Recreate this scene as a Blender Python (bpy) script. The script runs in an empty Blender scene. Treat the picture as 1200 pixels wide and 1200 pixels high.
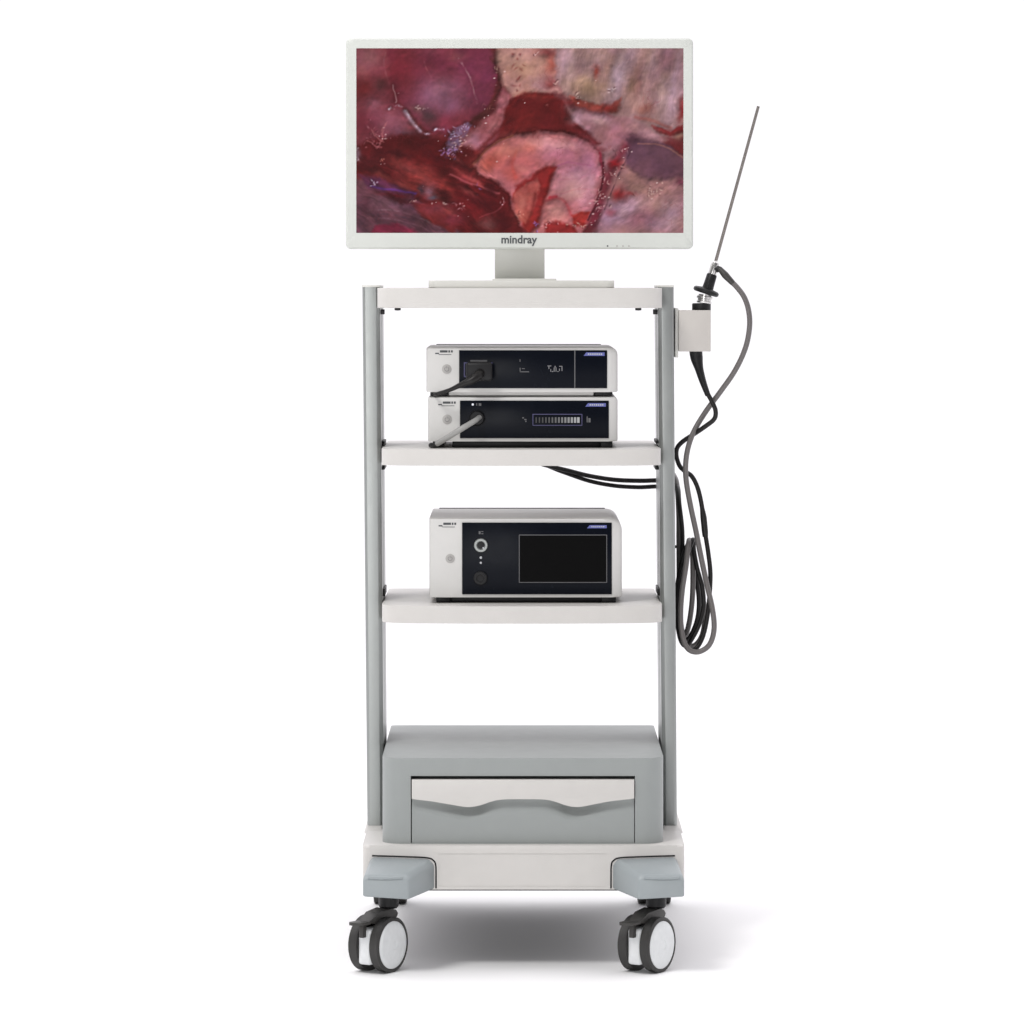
import bpy, bmesh, math, random
import numpy as np
from mathutils import Vector, Matrix
random.seed(4)
scene = bpy.context.scene
COL = scene.collection

# ------------------------------------------------------------------ measuring
# the camera is level, 7 m in front of the trolley; lengths were measured on
# the photograph (px) at a stated distance y behind the trolley's shelf fronts
F, D, CX, HY, H = 4900.0, 7.0, 607.0, 330.0, 1.1235
def X(px, y): return (px - CX) * (D + y) / F
def Z(py, y): return H - (py - HY) * (D + y) / F
def P(px, py, y): return Vector((X(px, y), y, Z(py, y)))
def L(px, y=0.0): return px * (D + y) / F

# ------------------------------------------------------------------ materials
def s2l(c):
    c = c / 255.0
    return c / 12.92 if c <= 0.04045 else ((c + 0.055) / 1.055) ** 2.4
def rgb(r, g, b): return (s2l(r), s2l(g), s2l(b), 1.0)

def mat(name, col, rough=0.5, metal=0.0, var=0.04, scale=40.0, bump=0.0, bscale=600.0, spec=0.5, coat=0.0):
    m = bpy.data.materials.new(name); m.use_nodes = True
    nt = m.node_tree; b = nt.nodes['Principled BSDF']
    b.inputs['Metallic'].default_value = metal
    b.inputs['Specular IOR Level'].default_value = spec
    b.inputs['Coat Weight'].default_value = coat
    tc = nt.nodes.new('ShaderNodeTexCoord')
    n = nt.nodes.new('ShaderNodeTexNoise'); n.inputs['Scale'].default_value = scale
    n.inputs['Detail'].default_value = 5.0
    nt.links.new(tc.outputs['Object'], n.inputs['Vector'])
    mx = nt.nodes.new('ShaderNodeMix'); mx.data_type = 'RGBA'
    mx.inputs[6].default_value = tuple(c * (1 - var) for c in col[:3]) + (1,)
    mx.inputs[7].default_value = tuple(min(1, c * (1 + var)) for c in col[:3]) + (1,)
    nt.links.new(n.outputs['Fac'], mx.inputs[0])
    nt.links.new(mx.outputs[2], b.inputs['Base Color'])
    mr = nt.nodes.new('ShaderNodeMapRange')
    mr.inputs['To Min'].default_value = max(0.02, rough - 0.07)
    mr.inputs['To Max'].default_value = min(1, rough + 0.07)
    nt.links.new(n.outputs['Fac'], mr.inputs['Value'])
    nt.links.new(mr.outputs['Result'], b.inputs['Roughness'])
    if bump:
        n2 = nt.nodes.new('ShaderNodeTexNoise'); n2.inputs['Scale'].default_value = bscale
        nt.links.new(tc.outputs['Object'], n2.inputs['Vector'])
        bp = nt.nodes.new('ShaderNodeBump'); bp.inputs['Strength'].default_value = bump
        bp.inputs['Distance'].default_value = 0.0006
        nt.links.new(n2.outputs['Fac'], bp.inputs['Height'])
        nt.links.new(bp.outputs['Normal'], b.inputs['Normal'])
    return m

M = {}
M['warm_white'] = mat('warm_white_plastic', (0.585, 0.57, 0.545, 1), 0.42, bump=0.25)
M['bezel'] = mat('monitor_white_plastic', (0.585, 0.605, 0.57, 1), 0.4, bump=0.15)
M['stand'] = mat('stand_plastic', (0.68, 0.68, 0.64, 1), 0.35)
M['grey'] = mat('grey_cabinet_plastic', (0.292, 0.312, 0.306, 1), 0.45, bump=0.3)
M['blue_grey'] = mat('blue_grey_plastic', (0.305, 0.338, 0.348, 1), 0.4, bump=0.2)
M['alu'] = mat('satin_aluminium', (0.31, 0.325, 0.318, 1), 0.33, metal=0.65, var=0.07)
M['black'] = mat('black_plastic', (0.010, 0.010, 0.011, 1), 0.45, spec=0.3)
M['glass'] = mat('black_glass_panel', (0.0042, 0.0055, 0.0095, 1), 0.25, spec=0.08)
M['touch'] = mat('touch_screen_glass', (0.002, 0.002, 0.002, 1), 0.15, spec=0.06)
M['rubber'] = mat('dark_rubber', (0.030, 0.029, 0.0275, 1), 0.55, bump=0.2)
M['hood'] = mat('charcoal_nylon', (0.040, 0.038, 0.035, 1), 0.5)
M['hub'] = mat('pale_hub_plastic', (0.74, 0.76, 0.765, 1), 0.4, var=0.08, scale=120)
M['case'] = mat('device_white_case', (0.60, 0.585, 0.57, 1), 0.38, bump=0.15)
M['plate'] = mat('device_front_plate', (0.615, 0.61, 0.592, 1), 0.4)
M['purple'] = mat('purple_mark', (0.105, 0.12, 0.36, 1), 0.5)
M['frame_mark'] = mat('violet_frame_print', (0.055, 0.052, 0.13, 1), 0.5)
M['icon_mark'] = mat('grey_icon_print', (0.22, 0.22, 0.23, 1), 0.5)
M['pale_mark'] = mat('pale_print', (0.45, 0.46, 0.48, 1), 0.5)
M['dim_mark'] = mat('dim_print', (0.10, 0.10, 0.105, 1), 0.5)
M['dark_mark'] = mat('dark_print', (0.06, 0.065, 0.07, 1), 0.6)
M['button'] = mat('grey_button', (0.40, 0.39, 0.375, 1), 0.4)
M['steel'] = mat('polished_steel', (0.62, 0.61, 0.60, 1), 0.22, metal=1.0)
M['shaft'] = mat('scope_tube_steel', (0.23, 0.21, 0.195, 1), 0.35, metal=0.8)
M['cord'] = mat('black_cable_sheath', (0.010, 0.009, 0.009, 1), 0.42, spec=0.3)
M['cord_grey'] = mat('grey_cable_sheath', (0.125, 0.115, 0.112, 1), 0.38)
M['plug_grey'] = mat('grey_plug_sheath', (0.30, 0.30, 0.29, 1), 0.4)
M['holder'] = mat('holder_box_plastic', (0.52, 0.495, 0.465, 1), 0.4)
M['floor'] = mat('white_studio_floor', (0.93, 0.93, 0.93, 1), 0.8, var=0.01, scale=3, spec=0.1)

def emit_mat(name, col, strength):
    m = bpy.data.materials.new(name); m.use_nodes = True
    b = m.node_tree.nodes['Principled BSDF']
    b.inputs['Base Color'].default_value = (0.02, 0.02, 0.02, 1)
    b.inputs['Emission Color'].default_value = col
    b.inputs['Emission Strength'].default_value = strength
    return m
M['led'] = emit_mat('white_indicator_lamp', (0.9, 0.92, 1, 1), 0.9)

# ------------------------------------------------------------------ objects
ORIGIN = {}
def thing(name, label, cat, loc, group=None):
    o = bpy.data.objects.new(name, None); COL.objects.link(o)
    o.empty_display_size = 0.05
    o.location = loc; o['label'] = label; o['category'] = cat
    if group: o['group'] = group
    ORIGIN[o] = Vector(loc)
    return o

def part(name, bm, m, parent=None, smooth=True, label=None, angle=35):
    org = ORIGIN.get(parent, Vector((0, 0, 0)))
    bmesh.ops.recalc_face_normals(bm, faces=bm.faces[:])
    bmesh.ops.translate(bm, verts=bm.verts[:], vec=-org)
    me = bpy.data.meshes.new(name); bm.to_mesh(me); bm.free()
    if smooth:
        for p in me.polygons: p.use_smooth = True
        me.set_sharp_from_angle(angle=math.radians(angle))
    me.materials.append(m)
    o = bpy.data.objects.new(name, me); COL.objects.link(o)
    if parent: o.parent = parent
    ORIGIN[o] = org
    if label: o['label'] = label
    return o

def B(): return bmesh.new()

def bev(bm, geom, w, seg=2):
    if w > 0:
        bmesh.ops.bevel(bm, geom=geom, offset=w, segments=seg, profile=0.5, affect='EDGES', clamp_overlap=True)

def box(bm, x0, x1, y0, y1, z0, z1, w=0.0, seg=2):
    r = bmesh.ops.create_cube(bm, size=1.0)
    vs = r['verts']
    for v in vs:
        v.co = Vector((x0 + (v.co.x + .5) * (x1 - x0), y0 + (v.co.y + .5) * (y1 - y0), z0 + (v.co.z + .5) * (z1 - z0)))
    es = list({e for v in vs for e in v.link_edges})
    bev(bm, es, w, seg)
    return bm

def pbox(bm, px0, px1, py0, py1, y0, y1, w=0.0, seg=2):
    """box whose front (at depth y0) was measured px0..px1, py0..py1"""
    return box(bm, X(px0, y0), X(px1, y0), y0, y1, Z(py1, y0), Z(py0, y0), w, seg)

def fillet(pts, radii, seg=6):
    out = []; n = len(pts)
    for i in range(n):
        p = Vector(pts[i]).to_2d() if len(pts[i]) == 2 else Vector(pts[i][:2])
        a = Vector(pts[i - 1]); b = Vector(pts[(i + 1) % n])
        r = radii[i] if isinstance(radii, (list, tuple)) else radii
        if r <= 0: out.append(p); continue
        u = (a - p).normalized(); v = (b - p).normalized()
        d = max(-1, min(1, u.dot(v))); ang = math.acos(d)
        if ang > 3.05: out.append(p); continue
        t = min(r / math.tan(ang / 2), (a - p).length * .49, (b - p).length * .49)
        rr = t * math.tan(ang / 2)
        c = p + (u + v).normalized() * (rr / math.sin(ang / 2))
        s = p + u * t - c; e = p + v * t - c
        a0 = math.atan2(s.y, s.x); a1 = math.atan2(e.y, e.x)
        da = (a1 - a0 + math.pi) % (2 * math.pi) - math.pi
        for k in range(seg + 1):
            q = a0 + da * k / seg
            out.append(c + Vector((math.cos(q), math.sin(q))) * rr)
    return out

def prism(bm, pts, axis, a, b, w=0.0, seg=2, both=True):
    """extrude a 2-D outline along axis ('y': pts are x,z ; 'z': pts are x,y)"""
    def mk(p, t): return Vector((p[0], t, p[1])) if axis == 'y' else Vector((p[0], p[1], t))
    va = [bm.verts.new(mk(p, a)) for p in pts]; vb = [bm.verts.new(mk(p, b)) for p in pts]
    fa = bm.faces.new(va); fb = bm.faces.new(vb[::-1])
    n = len(pts)
    for i in range(n):
        bm.faces.new((va[(i + 1) % n], va[i], vb[i], vb[(i + 1) % n]))
    if w > 0:
        es = list(fa.edges) + (list(fb.edges) if both else [])
        bev(bm, es, w, seg)
    return bm

def loft(bm, loops, cap=True):
    rows = [[bm.verts.new(p) for p in l] for l in loops]
    n = len(rows[0])
    for r0, r1 in zip(rows, rows[1:]):
        for i in range(n):
            bm.faces.new((r0[i], r0[(i + 1) % n], r1[(i + 1) % n], r1[i]))
    if cap:
        bm.faces.new(rows[0][::-1]); bm.faces.new(rows[-1])
    return bm

def catmull(pts, per=8):
    pts = [Vector(p) for p in pts]
    ext = [pts[0] * 2 - pts[1]] + pts + [pts[-1] * 2 - pts[-2]]
    out = []
    for i in range(1, len(ext) - 2):
        p0, p1, p2, p3 = ext[i - 1:i + 3]
        for k in range(per):
            t = k / per
            out.append(0.5 * ((2 * p1) + (p2 - p0) * t + (2 * p0 - 5 * p1 + 4 * p2 - p3) * t * t + (3 * p1 - p0 - 3 * p2 + p3) * t ** 3))
    out.append(pts[-1])
    return out

def tube(bm, pts, r, sides=12, per=8, smooth=True):
    path = catmull(pts, per) if smooth else [Vector(p) for p in pts]
    n = len(path)
    rad = (lambda i: r) if not isinstance(r, (list, tuple)) else (lambda i: float(np.interp(i / (n - 1) * (len(r) - 1), range(len(r)), r)))
    t = (path[1] - path[0]).normalized()
    nrm = t.orthogonal().normalized(); loops = []
    for i, p in enumerate(path):
        t2 = (path[min(i + 1, n - 1)] - path[max(i - 1, 0)]).normalized()
        nrm = (nrm - t2 * nrm.dot(t2)).normalized(); bn = t2.cross(nrm)
        loops.append([p + (nrm * math.cos(a) + bn * math.sin(a)) * rad(i) for a in [2 * math.pi * k / sides for k in range(sides)]])
    return loft(bm, loops)

def lathe(bm, prof, o, d, sides=40):
    """prof: (distance along d, radius)"""
    d = Vector(d).normalized(); u = d.orthogonal().normalized(); v = d.cross(u); o = Vector(o)
    loops = [[o + d * h + (u * math.cos(a) + v * math.sin(a)) * max(r, 1e-5) for a in [2 * math.pi * k / sides for k in range(sides)]] for h, r in prof]
    return loft(bm, loops)

def ring_frame(bm, ox0, ox1, oz0, oz1, ro, ix0, ix1, iz0, iz1, ri, y0, y1, yi, bw=0.002):
    """rectangular frame with a hole; front at y0, outer back y1, inner reveal back to yi"""
    def rr(x0, x1, z0, z1, r): return fillet([(x0, z0), (x1, z0), (x1, z1), (x0, z1)], r, 6)
    loops = []
    def add(pts, y): loops.append([Vector((p[0], y, p[1])) for p in pts])
    add(rr(ox0, ox1, oz0, oz1, ro), y1)
    add(rr(ox0, ox1, oz0, oz1, ro), y0 + bw * 1.6)
    add(rr(ox0 + bw * .3, ox1 - bw * .3, oz0 + bw * .3, oz1 - bw * .3, ro), y0 + bw * .6)
    add(rr(ox0 + bw, ox1 - bw, oz0 + bw, oz1 - bw, ro), y0)
    add(rr(ix0, ix1, iz0, iz1, ri), y0)
    add(rr(ix0, ix1, iz0, iz1, ri), yi)
    return loft(bm, loops, cap=False)

def cut(o, cutter_bm):
    me = bpy.data.meshes.new('cutter'); cutter_bm.to_mesh(me); cutter_bm.free()
    c = bpy.data.objects.new('cutter', me); COL.objects.link(c)
    c.parent = o.parent; c.matrix_parent_inverse = Matrix.Identity(4)
    c.location = -ORIGIN[o]
    md = o.modifiers.new('cut', 'BOOLEAN'); md.object = c; md.operation = 'DIFFERENCE'; md.solver = 'EXACT'
    bpy.context.view_layer.update()
    dg = bpy.context.evaluated_depsgraph_get()
    new = bpy.data.meshes.new_from_object(o.evaluated_get(dg))
    o.modifiers.clear(); o.data = new
    for p in new.polygons: p.use_smooth = True
    new.set_sharp_from_angle(angle=math.radians(35))
    bpy.data.objects.remove(c)

def text_bm(body, x, y, z, size, bold=0.0, squeeze=1.0, depth=0.0004, align='CENTER'):
    cu = bpy.data.curves.new('lettering', 'FONT'); cu.body = body; cu.size = size
    cu.align_x = align; cu.align_y = 'BOTTOM_BASELINE' if hasattr(cu, 'align_y') else cu.align_y
    cu.offset = bold; cu.extrude = depth; cu.resolution_u = 4
    to = bpy.data.objects.new('lettering', cu); COL.objects.link(to)
    bpy.context.view_layer.update()
    me = bpy.data.meshes.new_from_object(to.evaluated_get(bpy.context.evaluated_depsgraph_get()))
    bpy.data.objects.remove(to)
    bm = B(); bm.from_mesh(me)
    for v in bm.verts:
        v.co = Vector((x + v.co.x * squeeze, y - v.co.z, z + v.co.y))
    return bm

# ------------------------------------------------------------------ setting
fl = B(); box(fl, -40, 40, -30, 60, -0.05, 0.0)
floor = part('floor', fl, M['floor'], smooth=False); floor['kind'] = 'structure'
floor['label'] = 'seamless white studio floor under the trolley'

# ------------------------------------------------------------------ trolley
YC0, YC1 = 0.06, 0.25                   # column front and back
tr = thing('equipment_trolley', 'tall grey and white wheeled trolley with three shelves and a drawer cabinet', 'trolley', (0, 0.05, 0))

def column(pt, pb):
    """pt, pb: (outer, inner) px at the top and foot"""
    zt, zb = Z(336.5, YC0), Z(975, YC0)
    def prof(a, b):
        x0, x1 = X(a, YC0), X(b, YC0); s = 1 if x1 > x0 else -1
        w = abs(x1 - x0); c = .004
        pts = [(x0, YC0 + c), (x0 + s * c, YC0), (x1 - s * .006, YC0), (x1, YC0 + .005),
               (x1, YC0 + .07), (x1 - s * .004, YC0 + .072), (x1 - s * .004, YC0 + .082), (x1, YC0 + .084),
               (x1, YC1 - .005), (x1 - s * .006, YC1), (x0 + s * c, YC1), (x0, YC1 - c)]
        return fillet(pts, [.0025] * 12, 3)
    bm = B()
    pT, pB = prof(*pt), prof(*pb)
    loft(bm, [[Vector((p[0], p[1], zb)) for p in pB], [Vector((p[0], p[1], zt)) for p in pT]])
    o = part('column', bm, M['alu'], tr)
    cb = B(); a, b = sorted((X(pt[0], YC0), X(pt[1], YC0)))
    box(cb, a - .0005, b + .0005, YC0 - .001, YC1 + .001, zt, zt + .0035, .001)
    part('end_cap', cb, M['stand'], o)
    return o
column((424.5, 445), (430.5, 450))
column((789.5, 771), (793.5, 776.5))

def shelf(name, px0, px1, pyt, pyb, inner0, inner1, bow=0.016, y0=-0.03):
    zt, zb = Z(pyt, y0 - bow), Z(pyb, y0 - bow)
    xa, xb = X(px0, y0), X(px1, y0)
    ia, ib = X(inner0, YC0) + .0015, X(inner1, YC0) - .0015
    pts = [(ia, .36), (ia, YC0 - .006), (xa, YC0 - .006), (xa, y0 + .012)]; rad = [.01, 0, .004, .03]
    for k in range(1, 12):
        t = -1 + 2 * k / 12
        pts.append((xa + (xb - xa) * k / 12, y0 - bow * (1 - t * t))); rad.append(0)
    pts += [(xb, y0 + .012), (xb, YC0 - .006), (ib, YC0 - .006), (ib, .36)]; rad += [.03, .004, 0, .01]
    bm = B(); prism(bm, fillet(pts, rad, 6), 'z', zb, zt, .003, 3)
    return part(name, bm, M['warm_white'], tr)
shelf('top_shelf', 441.5, 776.5, 337.5, 361, 445.5, 770.5, bow=.006)
shelf('shelf', 446.5, 775, 527, 546, 447.5, 772.5)
shelf('shelf', 447.0, 776.5, 710.5, 731, 448.5, 774)

# black fixings: knobs under the top shelf and brackets between shelves and columns
for px, py in ((466, 361), (748, 361)):
    bm = B(); lathe(bm, [(0, .0045), (.004, .0055), (.006, .005), (.0065, .0)], P(px, py - 1.5, 0.0), (0, 0, -1), 20)
    part('fixing_knob', bm, M['black'], tr)
for a, b, py in ((446, 450.5, 366.5), (765.5, 770.5, 366.5)):
    bm = B(); pbox(bm, a, b, py - 4, py + 2, .07, .09, .001); part('shelf_bracket', bm, M['black'], tr)
for a, b, c, d in ((447.5, 450.5, 517, 523), (447.5, 450.8, 546.5, 550.5), (768, 772, 546.5, 550.5), (768.5, 772, 516, 520), (449, 451, 690, 699), (770.5, 773.5, 690, 698)):
    bm = B(); pbox(bm, a, b, c, d, .1, .2, .0008); part('shelf_bracket', bm, M['black'], tr)

# cabinet with drawer
YF = -.15
bm = B()
xa, xb = X(447.5, YF), X(778, YF)
prism(bm, fillet([(xa, .36), (xa, YF), (xb, YF), (xb, .36)], [.01, .034, .034, .01], 10), 'z', Z(991, YF), Z(888.5, YF), .009, 5)
cab = part('cabinet', bm, M['grey'], tr)
cb = B(); pbox(cb, 481, 744.5, 911, 990, YF - .02, YF + .05)
cut(cab, cb)
def wave(px):
    xs = [482, 505, 530, 541, 548, 555, 563, 574, 582, 589, 597, 629, 637, 644, 652, 662, 670, 677, 684, 695, 715, 743]
    ys = [935.8, 938.4, 942.6, 944.6, 945.3, 944.9, 943.2, 939.4, 937.2, 936.3, 936, 936, 936.3, 937.2, 939.4, 943, 944.9, 945.3, 944.5, 942.2, 938.4, 935.3]
    return float(np.interp(px, xs, ys))
bm = B()                                   # lower drawer front with a scooped grip
NX, NZ = 90, 40; rows = []
for j in range(NZ + 1):
    r = []
    for i in range(NX + 1):
        px = 482.6 + (743.2 - 482.6) * i / NX; w = wave(px)
        py = (w - 6) + (988.8 - (w - 6)) * j / NZ
        depth = max(0.0, 1 - (py - w) / 17.0); dip = .25 + .75 * max(0, min(1, (w - 935) / 8))
        inner = .55 + .45 * math.exp(-((px - 613) / 90) ** 2)
        y = YF + .0015 + .016 * depth * depth * (3 - 2 * min(1, depth)) * dip * inner
        r.append(bm.verts.new(Vector((X(px, YF), y, Z(py, YF)))))
    rows.append(r)
for a, b in zip(rows, rows[1:]):
    for i in range(NX): bm.faces.new((a[i], a[i + 1], b[i + 1], b[i]))
ret = bmesh.ops.extrude_face_region(bm, geom=bm.faces[:])
for v in [g for g in ret['geom'] if isinstance(g, bmesh.types.BMVert)]: v.co.y = YF + .035
drawer = part('drawer', bm, M['grey'], tr)
bm = B()
pts = [(X(482.6, YF), Z(913.2, YF)), (X(743.2, YF), Z(913.2, YF))]
for i in range(60, -1, -1):
    px = 482.6 + (743.2 - 482.6) * i / 60; pts.append((X(px, YF), Z(wave(px), YF)))
prism(bm, pts, 'y', YF - .006, YF + .012, .0014, 3)
part('drawer_lip', bm, M['warm_white'], drawer, label='white wavy grip strip along the top of the drawer')
bm = B(); pbox(bm, 481.6, 744, 911.6, 989.4, YF + .04, YF + .045); part('drawer_box', bm, M['black'], drawer)

# base
YB = -.17
bm = B()
xa, xb = X(424.8, YB), X(802.3, YB)
prism(bm, fillet([(xa, .58), (xa, YB), (xb, YB), (xb, .58)], [.04, .012, .012, .04], 8), 'z', Z(1042.5, YB), Z(990.8, YB), .004, 3)
base = part('base', bm, M['warm_white'], tr)
cb = B(); pbox(cb, 514, 711, 1002, 1041.0, YB - .02, YB + .0012)
cut(base, cb)
bm = B(); box(bm, xa + .015, xb - .015, YB + .015, .565, Z(1042.5, YB) - .004, Z(1042.5, YB) + .002, .001)
part('bounce_blocker', bm, M['black'], tr)  # unseen black sheet added to cut bounced light and deepen the floor shadow
def sleeve(top, bot):
    (t0, t1), (b0, b1) = top, bot
    bm = B()
    ys, yb = YC0 - .012, YC0 - .04
    zt, zb = Z(968.5, ys), Z(990.8, YB) + .0005
    def lp(a, b, y0, y1, z): return [Vector((X(a, y0), y0, z)), Vector((X(b, y0), y0, z)), Vector((X(b, y0), y1, z)), Vector((X(a, y0), y1, z))]
    loft(bm, [lp(b0, b1, yb - .03, .32, zb - .002), lp(t0, t1, ys, .285, zt)])
    bev(bm, bm.edges[:], .003, 2)
    part('column_sleeve', bm, M['warm_white'], tr)
sleeve((430, 447.5), (425.5, 447.5))
sleeve((794.8, 778), (801.5, 778))

def foot_cover(sgn, cx):
    """front corner cover, drawn for the left side around px and mirrored for the right"""
    def V(px, py, y): 
        q = px if sgn < 0 else 2 * cx - px
        return P(q, py, y)
    yb, yf = YB + .004, YB - .085
    bm = B()
    T = [V(437, 1003.5, yb), V(504, 1006, yb), V(476, 1024.5, yf + .006), V(428, 1024.5, yf + .006)]
    Rg = [V(433, 1009, yb), V(510, 1012.5, yb), V(479, 1030.5, yf), V(425, 1030.5, yf)]
    Bt = [V(429, 1043, yb), V(510, 1041.5, yb), V(479, 1054.6, yf), V(425, 1051, yf)]
    loft(bm, [T, Rg, Bt])
    bev(bm, bm.edges[:], .0035, 3)
    o = part('foot_cover', bm, M['blue_grey'], tr, angle=50)
    sb = B()                                # raised rib across the top of the cover
    tube(sb, [V(431, 1028.6, yf + .0015), V(452, 1028.9, yf + .0005), V(472, 1028.4, yf + .0015)], .0027, 8)
    part('rib', sb, M['blue_grey'], o)
    sb = B()                                # dark seam where the cover meets the base
    tube(sb, [V(436, 1002.8, YB), V(470, 1003.8, YB), V(500, 1005.2, YB), V(508, 1008.5, YB), V(510.6, 1014, YB), V(511, 1028, YB), V(511, 1041, YB)], .0013, 8)
    part('seam', sb, M['black'], o)
    return o
foot_cover(-1, 613.5); foot_cover(1, 613.5)
for sx, px in ((-1, 455), (1, 773)):
    bm = B(); x = X(px, 0) ; box(bm, x - .04, x + .04, .49, .60, Z(1051, 0), Z(1010, 0), .012, 3)
    part('foot_cover', bm, M['blue_grey'], tr)

# casters: built once round their own foot point, then copied with every sub-part
WR, OFF = .0448, .03
def make_caster(loc, yaw):
    bm = B()
    # hood that carries the wheels, joined to the swivel
    side = fillet([(-.074, .0835), (-.062, .0895), (-.046, .0975), (-.012, .1005), (.004, .096), (.006, .086), (-.044, .0795)], [.002, .008, .008, .006, .008, .008, .01], 5)
    va = [bm.verts.new((-.0095 - .006 * min(1, max(0, (p[0] + .075) / .05)), p[0], p[1])) for p in side]; vb = [bm.verts.new((-v.co.x, v.co.y, v.co.z)) for v in va]
    n = len(side); fa = bm.faces.new(va); fb = bm.faces.new(vb[::-1])
    for i in range(n): bm.faces.new((va[i], va[(i + 1) % n], vb[(i + 1) % n], vb[i]))
    bev(bm, list(fa.edges) + list(fb.edges), .0025, 3)
    box(bm, -.006, .006, -OFF + .01, -OFF + .03, WR, .085, .002)
    o = part('caster', bm, M['hood'])
    o.parent = tr; o.location = Vector(loc) - ORIGIN[tr]; o.rotation_euler = (0, 0, yaw)
    ORIGIN[o] = Vector((0, 0, 0))
    s = B(); lathe(s, [(.099, .0135), (.1025, .0165), (.122, .0165)], (0, 0, 0), (0, 0, 1), 28); part('stem', s, M['black'], o)
    s = B(); box(s, -.0122, .0122, -OFF - .0405, -OFF + .035, .015, .074, .005, 3); part('wheel_fork', s, M['hub'], o)
    s = B()
    prism(s, fillet([(-.016, -OFF - .036), (-.016, -OFF - .060), (-.010, -OFF - .066), (.010, -OFF - .062), (.014, -OFF - .036)], .005, 4), 'z', .0815, .0862, .0018)
    box(s, -.0045, .0045, -OFF - .049, -OFF - .0385, .060, .083, .0015)
    part('brake_pedal', s, M['hood'], o)
    for sg in (-1, 1):
        w = B(); c = (sg * .0205, -OFF, WR)
        lathe(w, [(-.0085, .030), (-.0085, .0415), (-.0075, .0445), (-.0045, WR - .0003), (0, WR), (.0045, WR - .0003), (.0075, .0452), (.0092, .0425), (.0095, .0402), (.008, .039)], c, (sg, 0, 0), 56)
        wo = part('wheel', w, M['rubber'], o)
        h = B(); lathe(h, [(.005, .0388), (.0088, .0386), (.0098, .0365), (.0108, .030), (.0106, .0292), (.0118, .018), (.0118, .008), (.0112, .0074), (.0116, 0)], c, (sg, 0, 0), 48)
        part('hub_cap', h, M['hub'], o)
    return o
def copy_caster(src, loc, yaw):
    c = src.copy(); COL.objects.link(c); c.parent = tr
    c.location = Vector(loc) - ORIGIN[tr]; c.rotation_euler = (0, 0, yaw)
    for ch in list(src.children):
        k = ch.copy(); COL.objects.link(k); k.parent = c
    return c
c0 = make_caster((X(455.5, -.16), -.16, 0), math.radians(-33))
copy_caster(c0, (X(769, -.16), -.16, 0), math.radians(-33))
copy_caster(c0, (X(457, .53), .53, 0), math.radians(180))
copy_caster(c0, (X(767, .53), .53, 0), math.radians(180))

# camera holder box on the right column, cable hook below it
bm = B(); pbox(bm, 791, 795, 361, 419, .075, .16, .001)
part('holder_bracket', bm, M['stand'], tr)
bm = B()
x0, x1, z0, z1 = X(795.3, .07), X(833, .07), Z(412, .07), Z(363.5, .07)
for a, b, c, d in ((x0, x1, .07, .074), (x0, x1, .126, .13)): box(bm, a, b, c, d, z0, z1, .0012)
box(bm, x0, x0 + .004, .0735, .1265, z0 + .0006, z1 - .0006, .001); box(bm, x1 - .004, x1, .0735, .1265, z0 + .0006, z1 - .0006, .001)
part('camera_holder', bm, M['holder'], tr)
bm = B()
tube(bm, [P(789, 640.5, .19), P(800, 641, .18), P(807, 641, .165), P(810, 640, .14), P(810.5, 638.5, .12), P(810.5, 634, .108)], .0026, 10)
part('cable_hook', bm, M['black'], tr)

# ------------------------------------------------------------------ monitor
YM = .05
SX0, SX1, SY0, SY1 = 417.5, 801, 56.5, 273
ztop = Z(337.5, -.046)
mon = thing('monitor', 'white framed flat monitor showing a red surgical picture, on the top shelf', 'monitor', (X(609, .1), .1, ztop))
bm = B()
ring_frame(bm, X(405, YM), X(812.5, YM), Z(292, YM), Z(44.5, YM), .009, X(SX0, YM), X(SX1, YM), Z(SY1, YM), Z(SY0, YM), .0006, YM, YM + .022, YM + .004, .003)
fr = part('bezel', bm, M['bezel'], mon)
bm = B()
box(bm, X(406, YM), X(811.5, YM), YM + .0215, YM + .045, Z(291, YM), Z(45.5, YM), .008, 3)
box(bm, X(500, YM), X(720, YM), YM + .04, YM + .065, Z(250, YM), Z(85, YM), .008, 3)
part('back_cover', bm, M['bezel'], mon)
bm = B(); pbox(bm, 579.8, 638.3, 240, 327.5, YM + .05, YM + .075, .002); part('stand_neck', bm, M['stand'], mon)
bm = B()
zb = ztop + .0003; ztb = Z(328.6, .0)
prism(bm, fillet([(X(502, 0), 0.0), (X(720, 0), 0.0), (X(720, 0), .22), (X(502, 0), .22)], .012, 5), 'z', zb, ztb, .0025, 3)
box(bm, X(577, .02), X(652, .02), .012, .16, ztb - .002, Z(326.5, .02), .001)
part('stand_base', bm, M['stand'], mon)
bm = text_bm('mindray', X(608, YM), YM - .0003, Z(285, YM), L(13.2), bold=.0004, squeeze=.98)
part('lettering', bm, M['dark_mark'], mon, smooth=False)
for px in (712, 723, 730, 737):
    bm = B(); lathe(bm, [(0, .0016), (.0008, .0014), (.001, 0)], P(px, 288.3, YM + .0005), (0, -1, 0), 12)
    part('menu_button', bm, M['button'] if px > 712 else M['dark_mark'], mon)

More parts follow.
